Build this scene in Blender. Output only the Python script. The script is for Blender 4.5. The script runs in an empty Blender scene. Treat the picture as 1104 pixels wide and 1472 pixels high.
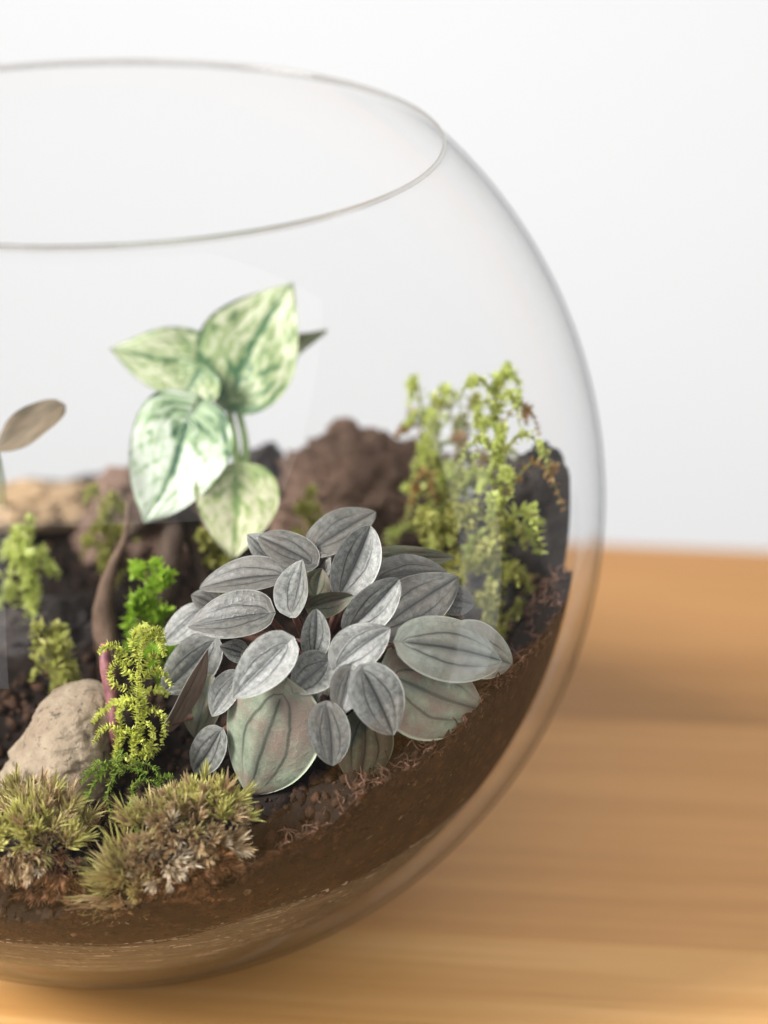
import bpy, math, random
import numpy as np
from mathutils import Vector, Matrix, noise

random.seed(7)
rng = np.random.default_rng(7)
sc = bpy.context.scene
COL = sc.collection

# ------------------------------------------------------------------ camera
F = 3363.0                       # focal length in photo pixels (1104 x 1472)
R, ZC = 0.125, 0.115             # bowl radius and height of its centre
PITCH = math.radians(24)
FW = np.array([0, math.cos(PITCH), -math.sin(PITCH)])
UP = np.array([0, math.sin(PITCH), math.cos(PITCH)])
RT = np.array([1.0, 0, 0])
CEN = np.array([0, 0, ZC])
CAM = CEN - (RT * (-389 / F) + UP * (18 / F) + FW) * 0.596

cam_d = bpy.data.cameras.new('camera')
cam = bpy.data.objects.new('camera', cam_d)
COL.objects.link(cam)
cam.location = CAM
cam.rotation_euler = (math.radians(90) - PITCH, 0, 0)
cam_d.sensor_fit = 'VERTICAL'
cam_d.sensor_height = 36
cam_d.lens = F / 1472 * 36
cam_d.clip_start = 0.01
cam_d.clip_end = 50
cam_d.dof.use_dof = True
cam_d.dof.focus_distance = 0.540
cam_d.dof.aperture_fstop = 5.4
sc.camera = cam

# ------------------------------------------------------------------ world, lamps, exposure
world = bpy.data.worlds.new('World')
sc.world = world
world.use_nodes = True
bg = world.node_tree.nodes['Background']
bg.inputs['Color'].default_value = (0.93, 0.96, 1.0, 1)
bg.inputs['Strength'].default_value = 0.20

def area(name, loc, target, sx, sy, power, color=(1, 1, 1)):
    l = bpy.data.lights.new(name, 'AREA')
    l.shape = 'RECTANGLE'
    l.size, l.size_y, l.energy, l.color = sx, sy, power, color
    o = bpy.data.objects.new(name, l)
    COL.objects.link(o)
    o.location = loc
    d = Vector(target) - Vector(loc)
    o.rotation_euler = d.to_track_quat('-Z', 'Y').to_euler()
    return o

key = area('window_light_left', (-0.95, -0.38, 0.85), (0.0, 0.0, 0.1), 0.50, 0.55, 15.0, (1.0, 0.985, 0.96))
key.data.spread = math.radians(115)
area('window_light_front', (-0.98, -1.75, 0.22), (0.0, 0.0, 0.1), 1.0, 1.4, 10.0, (0.93, 0.96, 1.0))
area('window_light_right', (1.25, -0.035, -0.04), (0.0, -0.02, -0.04), 0.27, 1.1, 2.6, (0.95, 0.97, 1.0))
area('overhead_fill', (0.5, -2.1, 2.2), (0.4, -0.9, 0.0), 5.0, 3.6, 78.0, (1.0, 0.99, 0.98))  # added soft fill from above, like light off a white ceiling

sc.view_settings.view_transform = 'Standard'
sc.view_settings.look = 'None'
sc.view_settings.exposure = 0.17
sc.view_settings.gamma = 1.0
sc.view_settings.use_curve_mapping = False
cy = sc.cycles
cy.max_bounces = 14
cy.diffuse_bounces = 4
cy.glossy_bounces = 6
cy.transmission_bounces = 12
cy.transparent_max_bounces = 40
cy.caustics_reflective = True
cy.caustics_refractive = True
cy.sample_clamp_indirect = 6.0
cy.use_denoising = True
try:
    cy.denoiser = 'OPENIMAGEDENOISE'
except Exception:
    pass

# ------------------------------------------------------------------ helpers
def ray(x, y):
    return RT * (x - 552) / F - UP * (y - 736) / F + FW

def at(x, y, d):
    """The place in the scene seen at a photo pixel, at a distance d in front of the camera."""
    return CAM + ray(x, y) * d

def nrm(v):
    v = np.asarray(v, float)
    return v / (np.linalg.norm(v) + 1e-12)

def nrows(a):
    return a / (np.linalg.norm(a, axis=1, keepdims=True) + 1e-12)

def keep_inside(V, lim=0.945):
    """Push points that would poke through the glass back to its inner face."""
    D = V - CEN
    L = np.linalg.norm(D, axis=1, keepdims=True)
    s = np.where(L > lim * R, lim * R / L, 1.0)
    return CEN + D * s

SOIL_PTS = np.array([(-17, -103, 54), (8, -108, 58), (30, -106, 62), (50, -104, 74), (70, -95, 84), (83, -85, 88), (96, -71, 94),
    (103, -61, 98), (117, -27, 104), (92, -30, 80), (0, -60, 66), (54, -50, 75), (60, -70, 77), (42, -86, 68), (85, -60, 89), (40, 40, 80), (-30, 30, 77), (98, 0, 80), (100, 50, 86),
    (-60, 0, 75), (0, 80, 74), (60, 90, 78), (-60, 60, 72), (-80, -70, 62), (-110, 0, 74), (25, -75, 66), (20, -20, 78), (118, 21, 98)], float) / 1000

def soil_h(x, y):
    d2 = (SOIL_PTS[:, 0] - x) ** 2 + (SOIL_PTS[:, 1] - y) ** 2 + 4e-5
    w = d2 ** -1.6
    h = (w * SOIL_PTS[:, 2]).sum() / w.sum()
    n = noise.noise((x * 60, y * 60, 1.0)) * 0.0025 + noise.noise((x * 190, y * 190, 5.0)) * 0.0014
    return h + n

def ground(x, y):
    """Where the view through a photo pixel meets the soil."""
    r = ray(x, y)
    for d in np.arange(0.48, 0.75, 0.0015):
        p = CAM + r * d
        if p[2] < soil_h(p[0], p[1]):
            return p, d
    return p, d

KZ = 0.968
def rad_at(z, rr):
    k = KZ if z < ZC else 1.0
    return math.sqrt(max(1e-6, rr ** 2 - ((z - ZC) / k) ** 2))

def setp(o, label=None, cat=None, group=None, kind=None):
    if label: o['label'] = label
    if cat: o['category'] = cat
    if group: o['group'] = group
    if kind: o['kind'] = kind
    return o

ORG = {}
def thing(name, label, cat, loc=(0, 0, 0), group=None):
    o = bpy.data.objects.new(name, None)
    o.empty_display_size = 0.01
    COL.objects.link(o)
    o.location = loc
    ORG[o.name] = np.array(loc, float)
    return setp(o, label, cat, group)

def mesh_obj(name, V, Fc, mat, parent=None, origin=None, smooth=True, uv=None, col=None, midx=None):
    V = np.asarray(V, float)
    if origin is None:
        origin = ORG[parent.name] if parent else np.zeros(3)
    me = bpy.data.meshes.new(name)
    me.from_pydata((V - origin).tolist(), [], [list(map(int, f)) for f in Fc])
    for m in (mat if isinstance(mat, (list, tuple)) else [mat]):
        me.materials.append(m)
    if smooth:
        me.polygons.foreach_set('use_smooth', [True] * len(me.polygons))
    if midx is not None:
        me.polygons.foreach_set('material_index', list(midx))
    if uv is not None:
        ul = me.uv_layers.new(name='UVMap')
        li = np.empty(len(me.loops), int)
        me.loops.foreach_get('vertex_index', li)
        ul.data.foreach_set('uv', np.asarray(uv, float)[li].ravel())
    if col is not None:
        ca = me.color_attributes.new('Col', 'FLOAT_COLOR', 'POINT')
        c = np.ones((len(V), 4)); c[:, :3] = col
        ca.data.foreach_set('color', c.ravel())
    me.update()
    o = bpy.data.objects.new(name, me)
    COL.objects.link(o)
    if parent:
        o.parent = parent
        ORG[o.name] = ORG[parent.name]
    else:
        o.location = origin
        ORG[o.name] = np.asarray(origin, float)
    return o

def spline(P, n):
    P = np.asarray(P, float)
    if len(P) == 2:
        t = np.linspace(0, 1, n)[:, None]
        return P[0] * (1 - t) + P[1] * t
    Q = np.vstack([2 * P[0] - P[1], P, 2 * P[-1] - P[-2]])
    out = []
    for s in np.linspace(0, len(P) - 1 - 1e-9, n):
        i = int(s); t = s - i
        a, b, c, d = Q[i], Q[i + 1], Q[i + 2], Q[i + 3]
        out.append(0.5 * ((2 * b) + (c - a) * t + (2 * a - 5 * b + 4 * c - d) * t * t + (3 * b - a - 3 * c + d) * t ** 3))
    return np.array(out)

def tube(path, rad, sides=8):
    path = np.asarray(path, float)
    n = len(path)
    rad = np.broadcast_to(rad, (n,))
    T = nrows(np.gradient(path, axis=0))
    ref = nrm(np.cross(T[0], [0.3, 0.9, 0.21]))
    V, Fc = [], []
    for i in range(n):
        ref = nrm(ref - T[i] * (ref @ T[i]))
        b = np.cross(T[i], ref)
        for k in range(sides):
            a = 2 * math.pi * k / sides
            V.append(path[i] + (ref * math.cos(a) + b * math.sin(a)) * rad[i])
    for i in range(n - 1):
        for k in range(sides):
            k2 = (k + 1) % sides
            Fc.append((i * sides + k, i * sides + k2, (i + 1) * sides + k2, (i + 1) * sides + k))
    Fc.append(tuple(range(sides))[::-1])
    Fc.append(tuple((n - 1) * sides + k for k in range(sides)))
    return np.array(V), Fc

class MB:
    """Collects pieces into one mesh."""
    def __init__(self):
        self.V, self.F, self.C, self.n = [], [], [], 0
    def add(self, V, Fc, col):
        V = np.asarray(V, float)
        self.V.append(V)
        self.F.extend([tuple(i + self.n for i in f) for f in Fc])
        c = np.asarray(col, float)
        if c.ndim == 1:
            c = np.tile(c, (len(V), 1))
        self.C.append(c)
        self.n += len(V)
    def blades(self, base, d, L, W, bend, cb, ct, up=None):
        """Narrow pointed leaves; all arguments are arrays of N rows."""
        N = len(base)
        if N == 0: return
        d = nrows(d)
        if up is None:
            up = rng.normal(size=(N, 3))
        s = nrows(np.cross(d, up)); m = np.cross(s, d)
        L = np.asarray(L)[:, None]; W = np.asarray(W)[:, None]; bend = np.asarray(bend)[:, None]
        V = np.zeros((N, 7, 3)); C = np.zeros((N, 7, 3))
        for j, (t, w) in enumerate(((0, .55), (.4, 1.0), (.75, .62))):
            p = base + d * L * t + m * bend * L * t * t
            V[:, 2 * j] = p - s * W * w * .5; V[:, 2 * j + 1] = p + s * W * w * .5
            C[:, 2 * j] = C[:, 2 * j + 1] = cb * (1 - t) + ct * t
        V[:, 6] = base + d * L + m * bend * L; C[:, 6] = ct
        fs = []
        for i in range(N):
            o = self.n + 7 * i
            fs += [(o, o + 1, o + 3, o + 2), (o + 2, o + 3, o + 5, o + 4), (o + 4, o + 5, o + 6)]
        self.V.append(V.reshape(-1, 3)); self.C.append(C.reshape(-1, 3)); self.F.extend(fs); self.n += 7 * N
    def build(self, name, mat, parent=None, origin=None, smooth=True, inside=True):
        V = np.vstack(self.V)
        if inside:
            V = keep_inside(V)
        return mesh_obj(name, V, self.F, mat, parent, origin, smooth, col=np.vstack(self.C))

ICO_V = None
def ico():
    global ICO_V, ICO_F
    if ICO_V is None:
        t = (1 + 5 ** .5) / 2
        ICO_V = nrows(np.array([(-1, t, 0), (1, t, 0), (-1, -t, 0), (1, -t, 0), (0, -1, t), (0, 1, t), (0, -1, -t), (0, 1, -t), (t, 0, -1), (t, 0, 1), (-t, 0, -1), (-t, 0, 1)], float))
        ICO_F = [(0, 11, 5), (0, 5, 1), (0, 1, 7), (0, 7, 10), (0, 10, 11), (1, 5, 9), (5, 11, 4), (11, 10, 2), (10, 7, 6), (7, 1, 8),
                 (3, 9, 4), (3, 4, 2), (3, 2, 6), (3, 6, 8), (3, 8, 9), (4, 9, 5), (2, 4, 11), (6, 2, 10), (8, 6, 7), (9, 8, 1)]
    return ICO_V, ICO_F

def icosphere(sub):
    V, Fc = ico()
    V = [v for v in V]
    for _ in range(sub):
        mid = {}; nf = []
        def m(a, b):
            k = (min(a, b), max(a, b))
            if k not in mid:
                V.append(nrm(V[a] + V[b])); mid[k] = len(V) - 1
            return mid[k]
        for a, b, c in Fc:
            x, y, z = m(a, b), m(b, c), m(c, a)
            nf += [(a, x, z), (b, y, x), (c, z, y), (x, y, z)]
        Fc = nf
    return np.array(V), Fc

# ------------------------------------------------------------------ materials
def new_mat(name):
    m = bpy.data.materials.new(name)
    m.use_nodes = True
    nt = m.node_tree
    nt.nodes.clear()
    return m, nt

class NT:
    def __init__(self, nt): self.nt = nt
    def n(self, t, **kw):
        x = self.nt.nodes.new(t)
        for k, v in kw.items():
            if k.startswith('_'): setattr(x, k[1:], v)
        return x
    def link(self, a, b): self.nt.links.new(a, b)
    def val(self, sock, v):
        if hasattr(v, 'is_output'): self.link(v, sock)
        else: sock.default_value = v
    def math(self, op, a, b=0.0, c=None, clamp=False):
        x = self.n('ShaderNodeMath'); x.operation = op; x.use_clamp = clamp
        self.val(x.inputs[0], a); self.val(x.inputs[1], b)
        if c is not None: self.val(x.inputs[2], c)
        return x.outputs[0]
    def maprange(self, v, a, b, c=0.0, d=1.0, smooth=True):
        x = self.n('ShaderNodeMapRange'); x.interpolation_type = 'SMOOTHSTEP' if smooth else 'LINEAR'
        self.val(x.inputs[0], v)
        for i, q in enumerate((a, b, c, d)): x.inputs[1 + i].default_value = q
        return x.outputs[0]
    def mix(self, f, a, b, mode='MIX'):
        x = self.n('ShaderNodeMix'); x.data_type = 'RGBA'; x.blend_type = mode
        self.val(x.inputs[0], f)
        for s, q in ((x.inputs[6], a), (x.inputs[7], b)):
            if isinstance(q, (tuple, list)): q = (*q[:3], 1)
            self.val(s, q)
        return x.outputs[2]
    def noise(self, vec, scale, detail=4, rough=.55, dist=0.0):
        x = self.n('ShaderNodeTexNoise')
        x.inputs['Scale'].default_value = scale; x.inputs['Detail'].default_value = detail
        x.inputs['Roughness'].default_value = rough; x.inputs['Distortion'].default_value = dist
        if vec is not None: self.link(vec, x.inputs['Vector'])
        return x.outputs['Fac']
    def obj(self):
        return self.n('ShaderNodeTexCoord').outputs['Object']
    def uvxy(self):
        t = self.n('ShaderNodeTexCoord').outputs['UV']
        s = self.n('ShaderNodeSeparateXYZ'); self.link(t, s.inputs[0])
        return t, s.outputs[0], s.outputs[1]
    def mapping(self, vec, scale, rot=(0, 0, 0), loc=(0, 0, 0)):
        x = self.n('ShaderNodeMapping'); self.link(vec, x.inputs[0])
        x.inputs['Scale'].default_value = scale; x.inputs['Rotation'].default_value = rot; x.inputs['Location'].default_value = loc
        return x.outputs[0]
    def bump(self, h, strength, dist, normal=None):
        x = self.n('ShaderNodeBump'); x.inputs['Strength'].default_value = strength; x.inputs['Distance'].default_value = dist
        self.link(h, x.inputs['Height'])
        if normal is not None: self.link(normal, x.inputs['Normal'])
        return x.outputs[0]
    def principled(self, color, rough=.6, spec=.5, normal=None, **kw):
        x = self.n('ShaderNodeBsdfPrincipled')
        if isinstance(color, (tuple, list)): x.inputs['Base Color'].default_value = (*color[:3], 1)
        else: self.link(color, x.inputs['Base Color'])
        self.val(x.inputs['Roughness'], rough); x.inputs['Specular IOR Level'].default_value = spec
        if normal is not None: self.link(normal, x.inputs['Normal'])
        for k, v in kw.items(): self.val(x.inputs[k.replace('_', ' ')], v)
        return x.outputs[0]
    def out(self, s):
        o = self.n('ShaderNodeOutputMaterial'); self.link(s, o.inputs[0])

def mat_wall():
    m, nt = new_mat('white_wall'); g = NT(nt)
    n = g.noise(g.obj(), 3.0, 3)
    c = g.mix(n, (0.83, 0.83, 0.835), (0.86, 0.855, 0.85))
    g.out(g.principled(c, .9, .2)); return m

def mat_wood(name, seed, base, dark, light, streak):
    m, nt = new_mat(name); g = NT(nt)
    o = g.obj()
    a = g.mapping(o, (2.2, 34, 30), loc=(seed, seed * 2.3, 0))
    b = g.mapping(o, (5, 170, 60), loc=(seed * 3.1, seed, 0))
    f = g.mapping(o, (26, 900, 60), loc=(seed, 0, seed))
    w = g.mapping(o, (1.0, 9.0, 9.0), loc=(seed * 1.7, seed, 0))
    n1 = g.noise(a, 1.0, 5, .6, .6); n2 = g.noise(b, 1.0, 4, .6, .3); n3 = g.noise(f, 1.0, 3, .65); n0 = g.noise(w, 1.0, 2, .5, .8)
    c = g.mix(g.maprange(n1, .3, .7), dark, base)
    c = g.mix(g.math('MULTIPLY', g.maprange(n0, .42, .72), streak), c, dark)
    c = g.mix(g.math('MULTIPLY', g.maprange(n2, .46, .66), .7), c, light)
    c = g.mix(g.math('MULTIPLY', g.maprange(n2, .30, .46, 1, 0), .45), c, dark)
    pores = g.maprange(n3, .60, .72)
    c = g.mix(g.math('MULTIPLY', pores, .32), c, tuple(q * .5 for q in dark))
    fleck = g.maprange(n3, .28, .42, 1, 0)
    c = g.mix(g.math('MULTIPLY', fleck, .22), c, light)
    nb = g.bump(n3, .12, .0004)
    g.out(g.principled(c, g.maprange(n2, .2, .8, .42, .58), .35, nb)); return m

def mat_glass(name='clear_glass', f0=.020, f1=.46):
    """Thin clear sheet: straight-through light, Fresnel mirror on each face, tint darkened edge-on in place of refraction."""
    m, nt = new_mat(name); g = NT(nt)
    geo = g.n('ShaderNodeNewGeometry')
    dot = g.n('ShaderNodeVectorMath'); dot.operation = 'DOT_PRODUCT'
    g.link(geo.outputs['Normal'], dot.inputs[0]); g.link(geo.outputs['Incoming'], dot.inputs[1])
    cosv = g.math('ABSOLUTE', dot.outputs['Value'])
    k = g.math('SUBTRACT', 1.0, cosv, clamp=True)
    k5 = g.math('POWER', k, 5.0)
    fr = g.math('MULTIPLY_ADD', k5, f1, f0)
    path = g.math('POWER', k, 9.0)
    tint = g.mix(path, (.998, .998, .998), (.60, .61, .61))  # edge-on tint stands in for the dark line that refraction would give
    tr = g.n('ShaderNodeBsdfTransparent'); g.link(tint, tr.inputs[0])
    gl = g.n('ShaderNodeBsdfGlossy'); gl.inputs['Roughness'].default_value = 0.0
    mx = g.n('ShaderNodeMixShader'); g.link(fr, mx.inputs[0]); g.link(tr.outputs[0], mx.inputs[1]); g.link(gl.outputs[0], mx.inputs[2])
    g.out(mx.outputs[0]); return m

def mat_rim():
    m, nt = new_mat('rim_glass'); g = NT(nt)
    b = g.n('ShaderNodeBsdfGlass'); b.inputs['IOR'].default_value = 1.5; b.inputs['Color'].default_value = (.90, .89, .87, 1); b.inputs['Roughness'].default_value = 0.0
    g.out(b.outputs[0]); return m

def mat_soil():
    m, nt = new_mat('potting_soil'); g = NT(nt)
    o = g.obj()
    a = g.n('ShaderNodeAttribute', _attribute_name='Col')
    n = g.noise(o, 420, 5, .7); n2 = g.noise(o, 90, 3)
    c = g.mix(g.maprange(n, .35, .7), a.outputs['Color'], (.012, .008, .006))
    c = g.mix(g.math('MULTIPLY', g.maprange(n2, .55, .75), .3), c, (.08, .042, .024))
    g.out(g.principled(c, .85, .15, g.bump(n, .8, .0008))); return m

def mat_gravel():
    m, nt = new_mat('gravel_layer'); g = NT(nt)
    o = g.obj()
    a = g.n('ShaderNodeAttribute', _attribute_name='Col')
    n = g.noise(g.mapping(o, (60, 60, 700)), 1.0, 4, .65)
    c = g.mix(g.maprange(n, .35, .7), a.outputs['Color'], (.045, .036, .025))
    g.out(g.principled(c, .6, .4, g.bump(n, .5, .0006))); return m

def mat_attr(name, rough=.55, trans=.35, spec=.35):
    """Colour stored on each small leaf; part of the light passes through it."""
    m, nt = new_mat(name); g = NT(nt)
    a = g.n('ShaderNodeAttribute', _attribute_name='Col')
    p = g.principled(a.outputs['Color'], rough, spec)
    t = g.n('ShaderNodeBsdfTranslucent'); g.link(a.outputs['Color'], t.inputs[0])
    mx = g.n('ShaderNodeMixShader'); mx.inputs[0].default_value = trans
    g.link(p, mx.inputs[1]); g.link(t.outputs[0], mx.inputs[2])
    g.out(mx.outputs[0]); return m

def mat_peperomia(name, silver, silver2, blush, blush_amt, vein, rough=.36, net_amt=.22):
    m, nt = new_mat(name); g = NT(nt)
    uv, v, u = g.uvxy()
    oi = g.n('ShaderNodeObjectInfo').outputs['Random']
    off = g.n('ShaderNodeCombineXYZ'); g.val(off.inputs[0], g.math('MULTIPLY', oi, 37.0)); g.val(off.inputs[1], g.math('MULTIPLY', oi, 91.0))
    add = g.n('ShaderNodeVectorMath'); add.operation = 'ADD'; g.link(uv, add.inputs[0]); g.link(off.outputs[0], add.inputs[1])
    uvr = g.mapping(add.outputs[0], (.55, 1.5, 1))
    wob = g.math('MULTIPLY', g.math('SUBTRACT', g.noise(uvr, 4, 2), .5), .10)
    a = g.math('ADD', g.math('ABSOLUTE', v), wob)
    d0 = g.math('ABSOLUTE', g.math('ADD', v, g.math('MULTIPLY', wob, .4)))
    d1 = g.math('ABSOLUTE', g.math('SUBTRACT', a, g.maprange(u, 0, .55, .30, .47)))
    d2 = g.math('ABSOLUTE', g.math('SUBTRACT', a, .80))
    fade = g.maprange(u, .50, .95, 1.0, .15)
    line = g.math('MAXIMUM', g.maprange(d0, .010, .06, .95, 0), g.math('MULTIPLY', g.maprange(d1, .008, .05, .78, 0), fade))
    line = g.math('MAXIMUM', line, g.maprange(d2, .0, .04, .10, 0))
    soft = g.math('MAXIMUM', g.maprange(d0, 0, .27, .72, 0), g.math('MULTIPLY', g.maprange(d1, 0, .18, .28, 0), fade))
    cells = g.n('ShaderNodeTexVoronoi'); cells.feature = 'DISTANCE_TO_EDGE'; cells.inputs['Scale'].default_value = 9; g.link(uvr, cells.inputs['Vector'])
    net = g.maprange(cells.outputs['Distance'], .0, .07, net_amt, 0)
    fine = g.noise(uvr, 60, 3, .7); mid = g.noise(uvr, 8, 4, .6); low = g.noise(uvr, 1.6, 3)
    c = g.mix(g.maprange(mid, .36, .68), silver, silver2)
    c = g.mix(g.math('MULTIPLY', g.maprange(low, .40, .62), blush_amt), c, blush)
    c = g.mix(soft, c, vein); c = g.mix(net, c, vein)
    c = g.mix(g.math('MULTIPLY', g.maprange(fine, .5, .78), .38), c, tuple(min(1, q * 1.9) for q in silver))
    c = g.mix(g.math('MULTIPLY', g.maprange(fine, .25, .45, 1, 0), .30), c, vein)
    c = g.mix(line, c, tuple(q * .75 for q in vein))
    edge = g.maprange(g.math('ABSOLUTE', v), .93, .985)
    c = g.mix(g.math('MULTIPLY', edge, .8), c, tuple(min(1, q * 1.7) for q in silver))
    h = g.math('ADD', g.math('MULTIPLY', fine, .7), g.math('ADD', g.math('MULTIPLY', line, -1.2), g.math('MULTIPLY', g.maprange(cells.outputs['Distance'], 0, .18), .35)))
    p = g.principled(c, rough, .55, g.bump(h, .28, .0004), Sheen_Weight=.12, Sheen_Roughness=.4)
    t = g.n('ShaderNodeBsdfTranslucent'); g.link(c, t.inputs[0])
    mx = g.n('ShaderNodeMixShader'); mx.inputs[0].default_value = .10
    g.link(p, mx.inputs[1]); g.link(t.outputs[0], mx.inputs[2])
    g.out(mx.outputs[0]); return m

def mat_plain_leaf(name, c1, c2, scale=6, rough=.55, trans=.25):
    m, nt = new_mat(name); g = NT(nt)
    uv, v, u = g.uvxy()
    n = g.noise(uv, scale, 4, .6)
    d0 = g.math('ABSOLUTE', v)
    c = g.mix(g.maprange(n, .3, .7), c1, c2)
    c = g.mix(g.maprange(d0, .0, .07, .5, 0), c, tuple(q * .5 for q in c1))
    p = g.principled(c, rough, .4, g.bump(n, .3, .0004))
    t = g.n('ShaderNodeBsdfTranslucent'); g.link(c, t.inputs[0])
    mx = g.n('ShaderNodeMixShader'); mx.inputs[0].default_value = trans
    g.link(p, mx.inputs[1]); g.link(t.outputs[0], mx.inputs[2])
    g.out(mx.outputs[0]); return m

def mat_variegated(name, cream, mid, green, thr):
    m, nt = new_mat(name); g = NT(nt)
    uv, v, u = g.uvxy()
    oi = g.n('ShaderNodeObjectInfo').outputs['Random']
    off = g.n('ShaderNodeCombineXYZ'); g.val(off.inputs[0], g.math('MULTIPLY', oi, 23.0)); g.val(off.inputs[1], g.math('MULTIPLY', oi, 51.0))
    add = g.n('ShaderNodeVectorMath'); add.operation = 'ADD'; g.link(uv, add.inputs[0]); g.link(off.outputs[0], add.inputs[1])
    uvr = add.outputs[0]
    n = g.noise(uvr, 6.5, 5, .68, .9); n2 = g.noise(uvr, 11, 3, .6, .3)
    av = g.math('ABSOLUTE', v)
    # side veins sweep forward from the midrib
    sv = g.math('ABSOLUTE', g.math('SUBTRACT', g.math('FRACT', g.math('SUBTRACT', g.math('MULTIPLY', u, 5.0), g.math('MULTIPLY', av, 2.0))), .5))
    vein = g.math('MAXIMUM', g.maprange(av, .0, .16, .24, 0), g.maprange(sv, .0, .22, .08, 0))
    edge = g.maprange(av, .80, .99, 0, .04)
    cen = g.maprange(u, .0, .5, .12, 0)
    k = g.math('ADD', g.math('ADD', n, vein), g.math('ADD', edge, cen))
    c = g.mix(g.maprange(k, thr - .10, thr + .02), cream, mid)
    c = g.mix(g.maprange(k, thr + .02, thr + .14), c, green)
    c = g.mix(g.math('MULTIPLY', g.maprange(n2, .55, .7), .5), c, mid)
    p = g.principled(c, .45, .4, g.bump(n2, .2, .0004))
    t = g.n('ShaderNodeBsdfTranslucent'); g.link(c, t.inputs[0])
    mx = g.n('ShaderNodeMixShader'); mx.inputs[0].default_value = .35
    g.link(p, mx.inputs[1]); g.link(t.outputs[0], mx.inputs[2])
    g.out(mx.outputs[0]); return m

def mat_rock(name, c1, c2, c3, scale=90, speck=.0, rough=.8):
    m, nt = new_mat(name); g = NT(nt)
    o = g.obj()
    n = g.noise(o, scale, 6, .65); n2 = g.noise(o, scale * 4.5, 5, .7); n3 = g.noise(o, scale * .45, 3, .5, .5)
    c = g.mix(g.maprange(n, .32, .68), c1, c2)
    c = g.mix(g.math('MULTIPLY', g.maprange(n3, .5, .66), .7), c, c3)
    if speck:
        c = g.mix(g.math('MULTIPLY', g.maprange(n2, .56, .68), speck), c, tuple(q * .25 for q in c1))
    g.out(g.principled(c, rough, .3, g.bump(n2, .7, .0012, g.bump(n, .5, .002)))); return m

def mat_stem(name, c1, c2, scale=120, rough=.5):
    m, nt = new_mat(name); g = NT(nt)
    n = g.noise(g.obj(), scale, 3)
    c = g.mix(g.maprange(n, .35, .65), c1, c2)
    g.out(g.principled(c, rough, .4, g.bump(n, .3, .0005))); return m

M = {}
M['wall'] = mat_wall()
M['glass'] = mat_glass(); M['glass_in'] = mat_glass('clear_glass_inner_face', .005, .20); M['rim'] = mat_rim()
M['soil'] = mat_soil(); M['gravel'] = mat_gravel()
M['moss'] = mat_attr('moss_leaves', .5, .5)
M['moss_dry'] = mat_attr('cushion_moss_leaves', .65, .28, .25)
SV, SV2, VN = (.265, .268, .245), (.105, .109, .098), (.020, .023, .023)
M['pep'] = mat_peperomia('silver_leaf', SV, SV2, (.22, .20, .18), .3, VN)
M['pep_b'] = mat_peperomia('shaded_silver_leaf', (.165, .162, .144), (.075, .074, .065), (.13, .11, .09), .5, (.028, .028, .026))  # darker copy of the silver leaf, carrying the shade on some leaves
M['pep_old'] = mat_peperomia('green_blushed_leaf', (.29, .325, .235), (.205, .24, .17), (.25, .155, .13), .75, (.085, .092, .07), .45, .06)
M['pep_mid'] = mat_peperomia('grey_green_leaf', (.34, .355, .30), (.23, .25, .20), (.25, .215, .17), .5, (.055, .06, .05), .42, .08)
M['pep_dark'] = mat_peperomia('shaded_olive_leaf', (.14, .15, .095), (.09, .10, .06), (.16, .10, .07), .5, (.03, .035, .03), .5, .1)  # olive tone darkened; shade over lower and inner leaves put into it
M['pep_under'] = mat_plain_leaf('leaf_underside', (.24, .155, .12), (.32, .25, .19), 5)
M['petiole'] = mat_stem('petiole_red', (.11, .04, .035), (.19, .10, .07), 160)
M['varieg'] = mat_variegated('variegated_leaf', (.60, .62, .44), (.30, .38, .16), (.04, .13, .045), .555)
M['varieg_w'] = mat_variegated('white_variegated_leaf', (.66, .70, .61), (.34, .46, .25), (.02, .09, .04), .615)
M['varieg_y'] = mat_variegated('cream_variegated_leaf', (.62, .61, .42), (.38, .44, .18), (.17, .27, .08), .60)
M['green_stem'] = mat_stem('green_stem', (.26, .40, .12), (.38, .50, .22), 100)
M['brown_leaf'] = mat_plain_leaf('brown_leaf', (.20, .14, .085), (.09, .075, .04), 3, .6, .2)
M['pale_stone'] = mat_rock('pale_stone', (.32, .255, .18), (.21, .155, .105), (.11, .075, .05), 95, 1.0)
M['brown_rock'] = mat_rock('brown_rock', (.10, .062, .045), (.20, .125, .09), (.055, .035, .027), 55)
M['dark_rock'] = mat_rock('dark_rock', (.028, .023, .022), (.055, .044, .039), (.014, .012, .012), 80)
M['tan_bark'] = mat_rock('tan_bark', (.40, .27, .15), (.28, .19, .11), (.16, .11, .07), 50)
M['driftwood'] = mat_rock('driftwood', (.09, .055, .036), (.17, .11, .075), (.06, .035, .025), 80)
M['dark_wood'] = mat_rock('shadow_dark_driftwood', (.05, .032, .022), (.09, .06, .04), (.02, .014, .011), 80)  # wood darkened to put in the black shadow of the hollows around it
M['pink_stem'] = mat_stem('pink_stem', (.13, .040, .050), (.27, .105, .105), 220, .5)

# ------------------------------------------------------------------ setting: wall and table
WALL_Y = 1.05
wall = mesh_obj('wall', [(-2.6, WALL_Y, -0.8), (2.6, WALL_Y, -0.8), (2.6, WALL_Y, 2.2), (-2.6, WALL_Y, 2.2),
                         (-2.6, WALL_Y + .1, -0.8), (2.6, WALL_Y + .1, -0.8), (2.6, WALL_Y + .1, 2.2), (-2.6, WALL_Y + .1, 2.2)],
                [(0, 1, 2, 3), (7, 6, 5, 4), (0, 4, 5, 1), (3, 2, 6, 7), (1, 5, 6, 2), (0, 3, 7, 4)], M['wall'], smooth=False)
setp(wall, kind='structure')

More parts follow.
